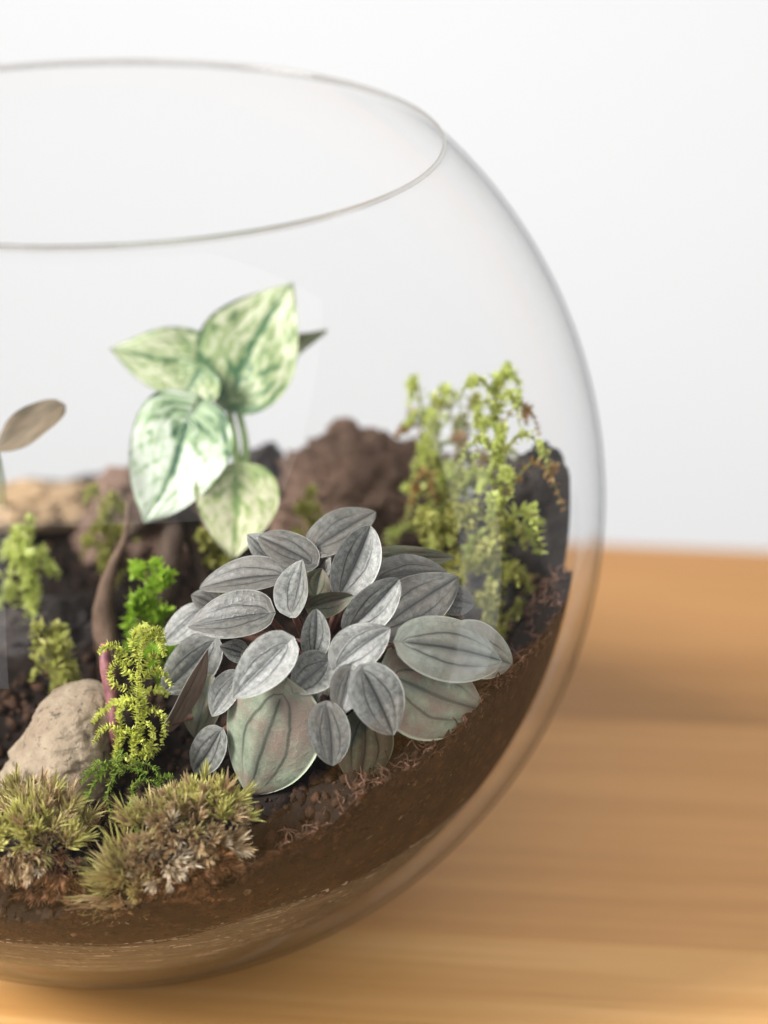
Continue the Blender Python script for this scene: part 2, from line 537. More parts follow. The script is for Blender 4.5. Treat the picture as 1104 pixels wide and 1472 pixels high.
YAW = math.radians(-5.6)
table = thing('wooden_table', 'honey coloured oak table top of long planks under the glass bowl', 'table', (0, 0, 0))
table.rotation_euler = (0, 0, YAW)
def plank(y0, y1, mat):
    x0, x1, t, b = -0.75, 0.275, 0.03, 0.0002
    V = []
    for z, i in ((0, b), (-b, 0), (-t, 0)):
        V += [(x0 + i, y0 + i, z), (x1 - i, y0 + i, z), (x1 - i, y1 - i, z), (x0 + i, y1 - i, z)]
    Fc = [(0, 1, 2, 3), (11, 10, 9, 8)]
    for r in (0, 4):
        for k in range(4):
            Fc.append((r + k, r + 4 + k, r + 4 + (k + 1) % 4, r + (k + 1) % 4))
    return mesh_obj('plank', V, Fc, mat, table, smooth=False)
# table rotates about the bowl's axis: lines are given in its own frame
plank(0.1052, 0.2350, mat_wood('oak_back', 1.3, (.415, .205, .066), (.36, .17, .05), (.46, .24, .084), .30))
plank(-0.0160, 0.1050, mat_wood('oak_middle', 5.9, (.61, .31, .108), (.53, .26, .083), (.67, .355, .134), .25))
plank(-0.1500, -0.0162, mat_wood('oak_front', 9.4, (.70, .38, .135), (.59, .30, .095), (.77, .45, .18), .35))

# ------------------------------------------------------------------ glass bowl
bowl = thing('glass_bowl', 'large round clear glass bowl holding soil, stones and plants', 'bowl', (0, 0, 0))
ZR = 0.743
def lathe(prof, seg, cap):
    V, Fc = [], []
    for r, z in prof:
        for k in range(seg):
            a = 2 * math.pi * k / seg
            V.append((r * math.cos(a), r * math.sin(a), z))
    for i in range(len(prof) - 1):
        for k in range(seg):
            k2 = (k + 1) % seg
            Fc.append((i * seg + k, i * seg + k2, (i + 1) * seg + k2, (i + 1) * seg + k))
    if cap == 'closed':
        i = len(prof) - 1
        for k in range(seg):
            k2 = (k + 1) % seg
            Fc.append((i * seg + k, i * seg + k2, k2, k))
    return np.array(V), Fc
TH = 0.0010
prof = []
for t in np.linspace(math.radians(-62.0), math.asin(ZR), 90):
    prof.append((R * math.cos(t), ZC + R * math.sin(t) * (KZ if t < 0 else 1)))
z_low, r_low = prof[0][1], prof[0][0]
base = [(r_low * .30, 0.0012), (r_low * .62, 0.0008), (r_low * .78, 0.0006), (r_low * .88, z_low * .22), (r_low * .95, z_low * .58)]
outer = [(0.0006, 0.0012)] + base + prof
inner = []
for t in np.linspace(math.radians(-62.5), math.asin(ZR), 80):
    rr = R - TH
    inner.append((rr * math.cos(t), ZC + rr * math.sin(t) * (KZ if t < 0 else 1)))
inner = [(0.0006, 0.0062), (inner[0][0] * .6, 0.0058)] + inner
V, Fc = lathe(outer + inner[::-1], 160, 'open')
mesh_obj('bowl_wall', V, Fc, [M['glass'], M['glass_in']], bowl, midx=[0 if i < (len(outer) - 1) * 160 else 1 for i in range(len(Fc))])
tz = ZC + R * ZR
rm = R * math.cos(math.asin(ZR)) - TH * .4
bead = []
for k in range(16):
    a = 2 * math.pi * k / 16
    bead.append((rm + .0006 * math.cos(a), tz + .0002 + .0006 * math.sin(a)))
V, Fc = lathe(bead, 180, 'closed')
mesh_obj('rim', V, Fc, M['rim'], bowl)

# ------------------------------------------------------------------ soil and gravel
RS = 0.976 * R
def rim_point(phi):
    """Where the soil surface meets the glass, in direction phi."""
    z = 0.09
    for _ in range(12):
        r = rad_at(z, RS)
        z = 0.5 * z + 0.5 * soil_h(r * math.cos(phi), r * math.sin(phi))
    return r, z
NP, NR_, NS = 220, 60, 26
DARK, MIDB = np.array((.012, .0075, .0055)), np.array((.058, .029, .016))
def gravel_top(phi, z_edge):
    g = 0.047 + 0.010 * math.cos(phi - 0.2) + 0.004 * noise.noise((math.cos(phi) * 3, math.sin(phi) * 3, 8))
    return min(g, z_edge - 0.008)
mb = MB()
V, C = [(0, 0, soil_h(0, 0))], [DARK]
edge = [rim_point(2 * math.pi * k / NP) for k in range(NP)]
for i in range(1, NR_ + 1):
    f = (i / NR_) ** .85
    for k in range(NP):
        a = 2 * math.pi * k / NP
        r = edge[k][0] * f
        x, y = r * math.cos(a), r * math.sin(a)
        z = soil_h(x, y) if i < NR_ else edge[k][1]
        z += noise.noise((x * 420, y * 420, 3)) * .0012 * (i < NR_)
        V.append((x, y, z)); C.append(DARK)
for j in range(1, NS + 1):
    for k in range(NP):
        a = 2 * math.pi * k / NP
        zt = edge[k][1]; zb = gravel_top(a, zt) - .002
        z = zt + (zb - zt) * j / NS
        rr = RS * (.993 + .009 * noise.noise((math.cos(a) * 14, math.sin(a) * 14, z * 160)) + .006 * noise.noise((math.cos(a) * 50, math.sin(a) * 50, z * 500)))
        r = rad_at(z, rr)
        V.append((r * math.cos(a), r * math.sin(a), z)); C.append((MIDB * .55 + np.array((.05, .022, .010)) * max(0, noise.noise((math.cos(a) * 9, math.sin(a) * 9, z * 110)))) * (.75 + .9 * max(-.7, noise.noise((math.cos(a) * 22 + 7, math.sin(a) * 22, z * 240)))))
Fc = [(0, 1 + k, 1 + (k + 1) % NP) for k in range(NP)]
for i in range(NR_ + NS - 1):
    for k in range(NP):
        k2 = (k + 1) % NP
        Fc.append((1 + i * NP + k, 1 + (i + 1) * NP + k, 1 + (i + 1) * NP + k2, 1 + i * NP + k2))
mb.add(V, Fc, np.array(C))
# crumbs on the surface and against the glass
iv, if_ = ico()
def crumb(p, s, col, stretch=(1, 1, 1)):
    j = iv * (1 + rng.normal(0, .22, (12, 1)))
    Q = np.array(Matrix.Rotation(rng.uniform(0, 6.28), 3, Vector(rng.normal(size=3)).normalized()))
    mb.add((j * s * np.array(stretch)) @ Q.T + p, if_, col)
for _ in range(6500):
    a = rng.uniform(-2.4, 1.2) if rng.random() < .75 else rng.uniform(0, 6.28)
    rr = RS * .985 * math.sqrt(rng.random())
    x, y = rr * math.cos(a), rr * math.sin(a)
    z = soil_h(x, y)
    if x * x + y * y + (z - ZC) ** 2 > (RS * .992) ** 2: continue
    s = .00035 + .0017 * rng.random() ** 3
    t = rng.random()
    crumb(np.array((x, y, z + s * .3)), s, DARK * (1 - t) + MIDB * t * 1.25, (1, 1.2, .8))
for _ in range(6500):
    a = rng.uniform(-2.6, 1.4)
    k = int((a % 6.2832) / 6.2832 * NP) % NP
    zt = edge[k][1]; zb = gravel_top(a, zt)
    q = rng.random() ** 1.5
    z = zt + (zb - zt) * q
    s = .0002 + .0015 * rng.random() ** 4
    r = rad_at(z, RS * 1.002)
    t = rng.random()
    crumb(np.array((r * math.cos(a), r * math.sin(a), z)) * np.array((.996, .996, 1)), min(s, .0011), (DARK * (1 - t) + MIDB * t * 1.5) if t < .95 else np.array((.17, .12, .075)) * rng.uniform(.4, 1.2), (1.3, 1, .8))
# root fibres along the rim of the soil by the glass
for _ in range(420):
    a = rng.uniform(-1.35, -.05)
    r, z = rim_point(a)
    r *= rng.uniform(.90, .985)
    p = np.array((r * math.cos(a), r * math.sin(a), soil_h(r * math.cos(a), r * math.sin(a)) + .0005))
    pts = [p]
    d = nrm(rng.normal(size=3) * (1, 1, .5) + (0, 0, .5))
    for _s in range(4):
        d = nrm(d + rng.normal(size=3) * .7 + (0, 0, -.15)); pts.append(pts[-1] + d * rng.uniform(.0008, .002))
    v, f = tube(spline(pts, 9), np.linspace(.00026, .00012, 9), 4)
    mb.add(v, f, np.array((.17, .09, .06)) * rng.uniform(.6, 1.3))
soil = mb.build('potting_soil', M['soil'])
setp(soil, 'dark brown crumbly potting soil sloping up inside the glass bowl', 'soil', kind='stuff')

mb = MB()
V, C = [], []
GB = np.array((.10, .088, .065))
NG = 22
for j in range(NG + 1):
    for k in range(NP):
        a = 2 * math.pi * k / NP
        zt = gravel_top(a, edge[k][1]); z = zt + (0.0085 - zt) * j / NG
        rr = R * .978 * (1 + .006 * noise.noise((a * 5, z * 500, 3)) - .02 * (j == 0))
        r = rad_at(z, rr)
        V.append((r * math.cos(a), r * math.sin(a), z))
        C.append(GB * (.55 + .9 * abs(noise.noise((a * 3, z * 900, 6)))))
Fc = [(j * NP + k, (j + 1) * NP + k, (j + 1) * NP + (k + 1) % NP, j * NP + (k + 1) % NP) for j in range(NG) for k in range(NP)]
Fc.append(tuple(NG * NP + k for k in range(NP))[::-1]); Fc.append(tuple(range(NP)))
mb.add(V, Fc, np.array(C))
for _ in range(2400):
    a = rng.uniform(-2.7, .6)
    k = int((a % 6.2832) / 6.2832 * NP) % NP
    zt = gravel_top(a, edge[k][1])
    z = rng.uniform(.010, zt - .0005)
    r = rad_at(z, R * .979)
    p = np.array((r * math.cos(a), r * math.sin(a), z))
    n = nrm(p - CEN); t = nrm(np.cross((0, 0, 1), n)); b = np.cross(n, t)
    L = rng.uniform(.002, .010); h = rng.uniform(.00025, .0008)
    j = iv * (1 + rng.normal(0, .15, (12, 1)))
    ca = rng.random()
    colr = np.array((.46, .42, .34)) * (.03 + 1.1 * ca ** 2.2)
    mb.add(p + np.outer(j[:, 0] * L, t) + np.outer(j[:, 1] * h, b) + np.outer(j[:, 2] * .0006, n), if_, colr)
grav = mb.build('gravel', M['gravel'])
setp(grav, 'grey brown streaky drainage gravel at the bottom of the glass bowl', 'gravel', kind='stuff')

# ------------------------------------------------------------------ leaves
def leaf_mesh(base, tip, width, nt, mats, parent, bend=.12, cup=.10, lobe=.06, a=.45, b=.72, quilt=.032, thick=.0007, nu=18, nv=21, twist=0.0, sidebend=0.0, fold=0.0, wave=.012, name='leaf'):
    base, tip = np.asarray(base), np.asarray(tip)
    ax = tip - base; L = np.linalg.norm(ax); ax = ax / L
    n = nrm(nt - ax * (np.asarray(nt) @ ax)); s = np.cross(ax, n)
    if twist:
        c_, s_ = math.cos(twist), math.sin(twist)
        n, s = n * c_ + s * s_, s * c_ - n * s_
    wmax = (a / (a + b)) ** a * (b / (a + b)) ** b
    top, bot, uv = [], [], []
    W = width
    for i in range(nu + 1):
        u = i / nu
        u = u * u * (3 - 2 * u) * .35 + u * .65
        w = (max(u, 0) ** a) * (max(1 - u, 0) ** b) / wmax
        for k in range(nv + 1):
            v = -math.cos(math.pi * k / nv) * .35 + (2 * k / nv - 1) * .65
            av = abs(v)
            dv = abs(av - .46)
            q = quilt * W * (1 - math.exp(-(av / .15) ** 2)) * (1 - .45 * math.exp(-(dv / .11) ** 2)) * min(1, w * 1.4) * (1 - av ** 6)
            uu = u - lobe * (av ** 1.4) * (1 - u) ** 3
            h = cup * W * (v * v - .25) * w - bend * L * (u * u - .15 * u) + q
            h += fold * W * av * w
            h += wave * W * math.sin(u * 9 + v * 2 + L * 4000) * av
            h += .010 * W * noise.noise((u * 7 + L * 900, v * 4, W * 700)) * min(1, 4 * u) * min(1, 5 * (1 - u))
            p = base + ax * L * uu + s * W * .5 * (w * v + sidebend * math.sin(math.pi * u)) + n * h
            top.append(p); uv.append((v, u))
            th = thick * (max(0, 1 - v ** 4) ** .5) * min(1, w * 2)
            bot.append(p - n * (th + .00003))
    m = nv + 1; N = len(top); Fc, mi = [], []
    for i in range(nu):
        for k in range(nv):
            q = (i * m + k, i * m + k + 1, (i + 1) * m + k + 1, (i + 1) * m + k)
            Fc.append(q[::-1]); mi.append(0)
            Fc.append(tuple(N + x for x in q)); mi.append(1)
    for i in range(nu):
        for k in (0, nv):
            A, B = i * m + k, (i + 1) * m + k
            Fc.append((A, B, N + B, N + A) if k == 0 else (B, A, N + A, N + B)); mi.append(0)
    V = keep_inside(np.array(top + bot), .968)
    return mesh_obj(name, V, Fc, mats, parent, uv=uv + uv, midx=mi)

TC = -FW                                     # towards the viewer, to turn leaf faces roughly outward
# peperomia: each leaf is read off as base, tip and width on a close-up grid of the plant
def zp(x, y): return 220 + x / 1.971, 700 + y / 1.971
def dome(px, py):
    d2 = ((px - 460) / 275) ** 2 + ((py - 925) / 235) ** 2
    return .560 - .022 * math.sqrt(max(0.0, 1 - d2))
proot, pd = at(452, 1010, .560), .560
proot[2] = soil_h(proot[0], proot[1])
pep = thing('peperomia_plant', 'silver grey peperomia with dark veined rounded leaves in a low rosette', 'plant', proot)
crown = at(455, 940, .560)
# (base, tip, width, forward mm, material, bend, cup, twist)
LEAVES = [
 ((462, 172), (630, 62), 112, -6, 'pep_b', .10, .05, -.1),
 ((535, 296), (618, 108), 118, 2, 'pep', .05, .16, .15),
 ((445, 212), (302, 128), 104, -4, 'pep_b', .18, .02, .1),
 ((345, 205), (268, 132), 74, -8, 'pep', .15, .0, 0),
 ((362, 250), (126, 268), 112, -2, 'pep_b', .16, .05, .1),
 ((392, 352), (420, 205), 108, 5, 'pep', .04, .14, -.2),
 ((322, 358), (92, 382), 140, 3, 'pep_b', .14, .02, 0),
 ((376, 448), (222, 594), 128, 14, 'pep', .10, .08, .1),
 ((240, 540), (160, 648), 84, 2, 'pep', .12, .05, 0),
 ((362, 598), (262, 882), 268, 12, 'pep_old', .06, -.03, .05),
 ((455, 472), (462, 346), 74, 9, 'pep', .04, .16, 0),
 ((524, 505), (668, 398), 122, 12, 'pep', .12, .05, .1),
 ((560, 400), (698, 260), 104, 7, 'pep', .08, .12, .1),
 ((652, 395), (868, 246), 150, 2, 'pep_b', .12, .04, .1),
 ((640, 262), (838, 238), 106, -2, 'pep_b', .10, -.02, .1),
 ((625, 196), (860, 206), 62, -6, 'pep_dark', .12, .02, .95),
 ((712, 440), (1008, 486), 170, 17, 'pep_mid', .12, -.05, -.1),
 ((850, 430), (1036, 505), 140, 12, 'pep_mid', .14, .0, 0),
 ((690, 540), (948, 632), 240, 14, 'pep_old', .08, -.04, .0),
 ((490, 498), (395, 582), 108, 10, 'pep', .05, .26, .1),
 ((505, 462), (508, 582), 52, 8, 'pep', .05, .2, .5),
 ((560, 520), (528, 645), 84, 15, 'pep_b', .08, .12, .3),
 ((598, 525), (686, 704), 138, 19, 'pep', .12, .02, 0),
 ((492, 622), (505, 795), 112, 17, 'pep_b', .10, .05, .2),
 ((600, 650), (585, 852), 150, 8, 'pep_dark', .10, .0, 0),
 ((345, 770), (352, 892), 66, 0, 'pep_b', .05, .0, .3),
 ((168, 440), (22, 585), 120, -6, 'pep', .12, .0, -.3),
 ((130, 352), (18, 445), 80, -10, 'pep', .12, .0, -.2),
 ((46, 676), (170, 476), 84, 5, 'pep_under', .10, .05, 1.3),
 ((160, 545), (110, 715), 120, -4, 'pep_dark', .10, .0, 0),
 ((190, 694), (104, 815), 96, 4, 'pep', .10, .0, .1),
 ((182, 338), (108, 305), 66, -8, 'pep_b', .1, .0, 0),
 ((820, 318), (912, 330), 80, -6, 'pep_b', .1, .0, .3),
 ((462, 305), (478, 232), 86, -3, 'pep_dark', .05, .1, .2),
 ((458, 242), (498, 190), 70, -8, 'pep_b', .05, .1, .2),
 ((450, 340), (568, 308), 66, 2, 'pep_dark', .02, .25, .8),
 ((262, 475), (190, 452), 60, -4, 'pep', .05, .0, 0),
 ((560, 300), (628, 215), 90, -8, 'pep_dark', .05, .0, 0),
 ((470, 560), (452, 640), 64, 3, 'pep_dark', .05, .1, .2),
 ((330, 500), (250, 470), 70, -3, 'pep_dark', .05, .0, .2),
]
for i, (b, t, w, fwd, mt, bend, cup, tw) in enumerate(LEAVES):
    bx, by = zp(*b); tx, ty = zp(*t)
    db, dt = dome(bx, by) - fwd / 1000 + .003, dome(tx, ty) - fwd / 1000 - .001
    B, T = at(bx, by, db), at(tx, ty, dt)
    cx, cy_ = (bx + tx) / 2 - 455, (by + ty) / 2 - 925
    nt_ = TC * .9 + RT * cx / 360 - UP * cy_ / 360 + np.array([0, 0, .34]) + rng.normal(size=3) * .14
    wd = w / 1.971 / F * db * (1.13 if w < 135 else 1.14)
    mats = [M[mt], M['pep_under']] if mt != 'pep_under' else [M['pep_under'], M['pep_b']]
    lf = leaf_mesh(B, T, wd, nt_, mats, pep, bend, cup, twist=tw, lobe=rng.uniform(.08, .16) if w < 200 else .20, a=rng.uniform(.44, .54) if w < 200 else .42, b=rng.uniform(.68, .88) if w < 200 else .74, sidebend=rng.uniform(-.09, .09),
                   fold=rng.uniform(.04, .18) if w < 150 else rng.uniform(-.08, -.02), wave=rng.uniform(.008, .03), quilt=.032 if w < 200 else .012)
    mid = (B + crown) / 2 + (-UP) * .002 + FW * .003
    pth = spline([crown + rng.normal(size=3) * .0015, mid, B - nrm(nt_) * .0006 + (T - B) * .02], 12)
    v, f = tube(keep_inside(pth, .93), np.linspace(.0011, .0007, 12), 8)
    mesh_obj('petiole', v, f, M['petiole'], lf)
v, f = tube(spline([proot - (0, 0, .004), (proot + crown) / 2 + RT * .002, crown], 12), np.linspace(.0026, .0018, 12), 10)
mesh_obj('stem', v, f, M['petiole'], pep)

# arrowhead plant with variegated leaves
def z3(x, y): return x / 2.208, 380 + y / 2.208
sd = .612
sroot = at(346, 716, sd); sroot[2] = soil_h(sroot[0], sroot[1])
syn = thing('arrowhead_plant', 'tall arrowhead plant with white and green variegated leaves', 'plant', sroot)
def syn_leaf(b, t, w, dd, mt, tilt, lobe=.22, bend=.12, cup=.04, tw=0.0, a=.42, bb=1.0, dt=0.0):
    B, T = at(*z3(*b), sd - dd), at(*z3(*t), sd - dd - dt)
    lf = leaf_mesh(B, T, w / 2.208 / F * sd, TC + np.array(tilt), [M[mt], M[mt]], syn, bend, cup, lobe, a, bb, .012, .0005, 24, 21, tw, wave=.05, fold=.04, sidebend=rng.uniform(-.12, .12))
    return lf, B
stems = [((775, 700), (778, 560), (762, 430)), ((752, 700), (745, 560), (703, 440)), ((770, 700), (735, 590), (628, 500)), ((780, 700), (760, 650), (735, 655))]
l1, B1 = syn_leaf((740, 410), (925, 55), 330, .004, 'varieg', (-.1, 0, .2), bend=.06, lobe=.16, a=.5)
l2, B2 = syn_leaf((700, 345), (345, 262), 235, .001, 'varieg', (0, 0, .3), bend=.05, a=.5, lobe=.10)
l3, B3 = syn_leaf((590, 500), (452, 815), 325, .014, 'varieg_w', (-.1, 0, .3), lobe=.28, bend=.10, dt=.006)
l4, B4 = syn_leaf((745, 660), (735, 935), 262, .016, 'varieg_y', (.1, 0, .3), lobe=.12, bend=.10, dt=.006)
l5, B5 = syn_leaf((730, 320), (1040, 212), 150, -.006, 'varieg', (0, 0, .2), lobe=.05, bend=.02, tw=1.05, a=.6)
l6, B6 = syn_leaf((640, 330), (560, 470), 210, .008, 'varieg', (0, 0, .9), lobe=.1, bend=.1)
for pts, B in zip(stems, (B1, B2, B3, B4)):
    P = [at(*z3(*q), sd - .002) for q in pts[:-1]]
    P = [P[0] - np.array((0, 0, .006))] + P + [B + FW * .0008]
    v, f = tube(spline(P, 18), np.linspace(.0014, .0008, 18), 8)
    mesh_obj('stem', v, f, M['green_stem'], syn)

# the brown leaf on a thin stalk at the edge
r0, d0 = ground(2, 742)
seedling = thing('seedling', 'thin seedling with one brownish oval leaf', 'plant', r0)
B, T = at(-4, 648, .585), at(90, 578, .585)
leaf_mesh(B, T, 56 / F * .585, TC + np.array((-.5, 0, .2)), [M['brown_leaf'], M['brown_leaf']], seedling, .10, .05, .0, .62, .52, .02, .0006, 16, 17, fold=.12, wave=.05)
v, f = tube(spline([r0 - (0, 0, .003), at(3, 700, (.585 + d0) / 2), B], 14), np.linspace(.0008, .0006, 14), 8)
mesh_obj('stem', v, f, M['green_stem'], seedling)

# ------------------------------------------------------------------ stones, rocks, driftwood
def rock(name, label, cat, px, py, w, h, dep, mat, seed, amp=.22, deepen=.8, sub=5, ridge=1.7, sink=True, group=None):
    c = at(px, py, dep)
    V0, Fc = icosphere(sub)
    s = dep / F
    rx, rz, ry = w * .5 * s, h * .5 * s, w * .5 * s * deepen
    V = []
    for v in V0:
        q = Vector(v)
        d = 1 + amp * (noise.noise(q * 1.3 + Vector((seed, 0, 0))) * 1.0 + noise.noise(q * 3.1 + Vector((0, seed, 0))) * .45 * ridge
                       + noise.noise(q * 7.3 + Vector((0, 0, seed))) * .22 * ridge + noise.noise(q * 16 + Vector((seed, seed, 0))) * .13 * ridge + noise.noise(q * 34 + Vector((seed, 0, seed))) * .07 * ridge)
        V.append(c + np.array((v[0] * rx, v[1] * ry, v[2] * rz)) * d)
    V = keep_inside(np.array(V), .93)
    bottom = np.array((c[0], c[1], V[:, 2].min()))
    o = mesh_obj(name, V, Fc, mat, origin=bottom)
    return setp(o, label, cat, group)

def solid(name, label, cat, prof, dep, depth_mm, mat, seed, amp=.05):
    """A rounded stone from its outline: (height fraction rows) left x, right x at photo y."""
    rows = []
    ys = [p[0] for p in prof]
    n, m = 70, 80
    V, Fc = [], []
    for i in range(n + 1):
        y = ys[0] + (ys[-1] - ys[0]) * (i / n)
        l = np.interp(y, ys, [p[1] for p in prof]); r = np.interp(y, ys, [p[2] for p in prof])
        cx, hw = (l + r) / 2, (r - l) / 2
        c = at(cx, y, dep); hw = hw / F * dep
        for k in range(m):
            a = 2 * math.pi * k / m
            d = depth_mm / 1000 * (hw / (60 / F * dep)) ** .8
            p = c + RT * hw * math.cos(a) + np.array((0, 1, 0)) * d * math.sin(a)
            q = Vector(p) * 90
            e = noise.noise(q + Vector((seed, 0, 0))) * .5 + abs(noise.noise(q * 2.2)) * .5 - .12 + noise.noise(q * 7) * .14 + noise.noise(q * 18) * .06
            p = p + (p - c) * amp * e * 2 + np.array((0, 0, 1)) * amp * .004 * e
            V.append(p)
    for i in range(n):
        for k in range(m):
            k2 = (k + 1) % m
            Fc.append((i * m + k, (i + 1) * m + k, (i + 1) * m + k2, i * m + k2))
    Fc.append(tuple(range(m))); Fc.append(tuple(n * m + k for k in range(m))[::-1])
    V = keep_inside(np.array(V), .93)
    o = mesh_obj(name, V, Fc, mat, origin=np.array((V[:, 0].mean(), V[:, 1].mean(), V[:, 2].min())))
    return setp(o, label, cat)

solid('stone', 'pale tan pitted stone behind the front moss beside the feathery sprig', 'stone',
      [(988, 128, 140), (992, 116, 152), (997, 92, 160), (1006, 72, 164), (1022, 57, 168), (1045, 40, 168), (1070, 22, 168), (1095, 9, 166), (1120, 4, 164), (1150, 2, 160)],
      .560, 11, M['pale_stone'], 3.0, .15)
rock('rock', 'large brown knobbly rock behind the silver peperomia', 'rock', 512, 735, 215, 215, .650, M['brown_rock'], 4.2, .42, .6)
rock('rock', 'rounded knob of brown rock on top of the large brown rock', 'rock', 492, 640, 62, 74, .648, M['brown_rock'], 8.2, .25, .8)
rock('rock', 'small dark rock peeking out beside the arrowhead stem', 'rock', 376, 690, 74, 110, .650, M['dark_rock'], 2.7, .30, .8)
rock('rock', 'low brown rock ridge running beside the green moss', 'rock', 590, 705, 130, 150, .650, M['brown_rock'], 6.1, .30, .6)
rock('rock', 'dark slate coloured rock pressed against the glass wall', 'rock', 762, 810, 215, 320, .612, M['dark_rock'], 5.5, .24, .8)
rock('rock', 'dull brown rock under the large white variegated leaf', 'rock', 215, 745, 190, 150, .650, M['brown_rock'], 9.3, .35, .7)
rock('bark_piece', 'pale tan piece of bark lying behind the brown leaf', 'bark', 45, 728, 190, 70, .668, M['tan_bark'], 1.3, .25, .5)
rock('rock', 'added dark rock standing in for the dark room reflection behind the pale stone', 'rock', 70, 915, 180, 110, .610, M['dark_rock'], 12.3, .3, .6)  # added shape, fills in the dark room reflection in the glass

def wood(name, label, parts):
    o = None
    for nm, pts, rad, mat in parts:
        P = spline([at(*p) for p in pts], 26)
        rr = np.interp(np.linspace(0, 1, 26), np.linspace(0, 1, len(rad)), np.array(rad)) / F * .58
        v, f = tube(P, rr, 14)
        v = np.array([q + np.array(noise.noise_vector(Vector(q) * 160)) * .0009 for q in v])
        if o is None:
            o = thing(name, label, 'driftwood', P[-1])
        mesh_obj(nm, v, f, mat, o)
    return o
wood('driftwood', 'forked dark driftwood with a pale pointed twig tip', [
    ('trunk', [(184, 722, .592), (181, 765, .590), (166, 806, .588), (150, 846, .588), (150, 900, .590), (160, 975, .592)], [3, 4, 7, 12, 15, 18], M['driftwood']),
    ('branch', [(185, 770, .594), (222, 738, .602), (262, 738, .604), (284, 790, .602), (296, 870, .598)], [7, 13, 17, 15, 13], M['dark_wood']),
    ('branch', [(250, 742, .600), (245, 790, .596), (232, 850, .594), (215, 930, .594)], [12, 20, 26, 34], M['dark_wood']),
])
pr, pdp = ground(165, 1100)
pinks = thing('pink_stem', 'thick dusky pink bare stem standing between pale stone and feathery sprig', 'stem', pr)
P = spline([pr - (0, 0, .003), at(166, 1060, .556), at(160, 1000, .556), at(152, 955, .556), at(150, 925, .557)], 20)
v, f = tube(P, np.interp(np.linspace(0, 1, 20), [0, .3, .7, 1], [.0011, .0014, .0016, .0010]), 12)
mesh_obj('stalk', v, f, M['pink_stem'], pinks)

# ------------------------------------------------------------------ mosses
G_HI, G_MID, G_LO = np.array((.92, .90, .36)), np.array((.64, .70, .14)), np.array((.14, .20, .035))
Y_TAN = np.array((.50, .40, .17)); RUST = np.array((.34, .14, .05))
def frond(parent, P, ll=.0017, lw=.0007, n=None, cols=(G_MID, G_HI), stem_c=(.36, .34, .09), per=5, stem_r=.00028, taper=.5, spread=1.0, name='frond'):
    """A moss branch: a thin stalk closely set with tiny pointed leaves all round."""
    P = np.asarray(P)
    length = np.linalg.norm(np.diff(P, axis=0), axis=1).sum()
    n = n or max(8, int(length / .00050))
    S = spline(P, n)
    T = nrows(np.gradient(S, axis=0))
    m = MB()
    v, f = tube(S, np.linspace(stem_r, stem_r * .5, n), 5)
    m.add(v, f, np.array(stem_c))
    idx = np.repeat(np.arange(n), per)
    base, t = S[idx], T[idx]
    rad = rng.normal(size=(len(idx), 3)); rad = nrows(rad - t * (rad * t).sum(1, keepdims=True))
    tt = idx / max(1, n - 1)
    d = t * rng.uniform(.35, .8, (len(idx), 1)) + rad * spread
    L = ll * rng.uniform(.7, 1.25, len(idx)) * (1 - taper * tt ** 2)
    W = lw * rng.uniform(.8, 1.2, len(idx)) * (1 - taper * .5 * tt)
    mixf = np.clip(rng.normal(.5, .3, (len(idx), 1)), 0, 1)
    cb = cols[0] * (1 - mixf * .5) + cols[1] * mixf * .5
    ct = cols[0] * (1 - mixf) + cols[1] * mixf
    m.blades(base, d, L, W, rng.uniform(-.35, .1, len(idx)), cb, ct, up=t + rad * .3)
    return m.build(name, M['moss'], parent)

def z2(x, y): return x / 2.6275, 860 + y / 2.6275
def sprig_px(name, label, root_px, lines, dep, **kw):
    r, d = ground(*root_px)
    d = min(d, .57)
    o = thing(name, label, 'moss', r)
    for ln in lines:
        n = len(ln)
        j = rng.normal(0, .0022, 2)
        pts = [at(*z2(*q), dep + j[0] * i / n + j[1] * (i / n) ** 2) for i, q in enumerate(ln)]
        frond(o, pts, **kw)
    return o
front_lines = [
 [(500, 640), (505, 560), (518, 450), (520, 350), (524, 250), (540, 150), (545, 95)],
 [(440, 640), (442, 560), (455, 470), (450, 420), (500, 330)],
 [(500, 250), (455, 190), (410, 178), (376, 205)],
 [(525, 190), (570, 140), (605, 165), (622, 215)],
 [(480, 340), (425, 320), (418, 268), (455, 240), (490, 250)],
 [(505, 380), (445, 388), (390, 420), (352, 465)],
 [(520, 330), (575, 275), (615, 280), (645, 330)],
 [(530, 440), (590, 425), (625, 465), (612, 552)],
 [(455, 500), (410, 485), (375, 505), (352, 545)],
 [(445, 600), (450, 530), (490, 500), (530, 530), (560, 575)],
 [(540, 590), (572, 560), (580, 505), (560, 470)],
 [(525, 230), (500, 170), (520, 120), (560, 110)],
 [(530, 280), (560, 230), (590, 210), (600, 240)],
 [(510, 300), (470, 270), (440, 225), (450, 195)],
 [(520, 350), (560, 350), (600, 345), (635, 365)],
 [(540, 130), (580, 120), (610, 130), (625, 165)],
 [(515, 420), (480, 400), (455, 420), (450, 450)],
 [(500, 560), (530, 500), (545, 420), (540, 360)],
 [(470, 610), (520, 585), (560, 600), (600, 570)],
]
sprig_px('moss_sprig', 'bright yellow green feathery moss sprig standing before the pale stone', (195, 1098), front_lines, .546, ll=.0017, lw=.0010, per=5)
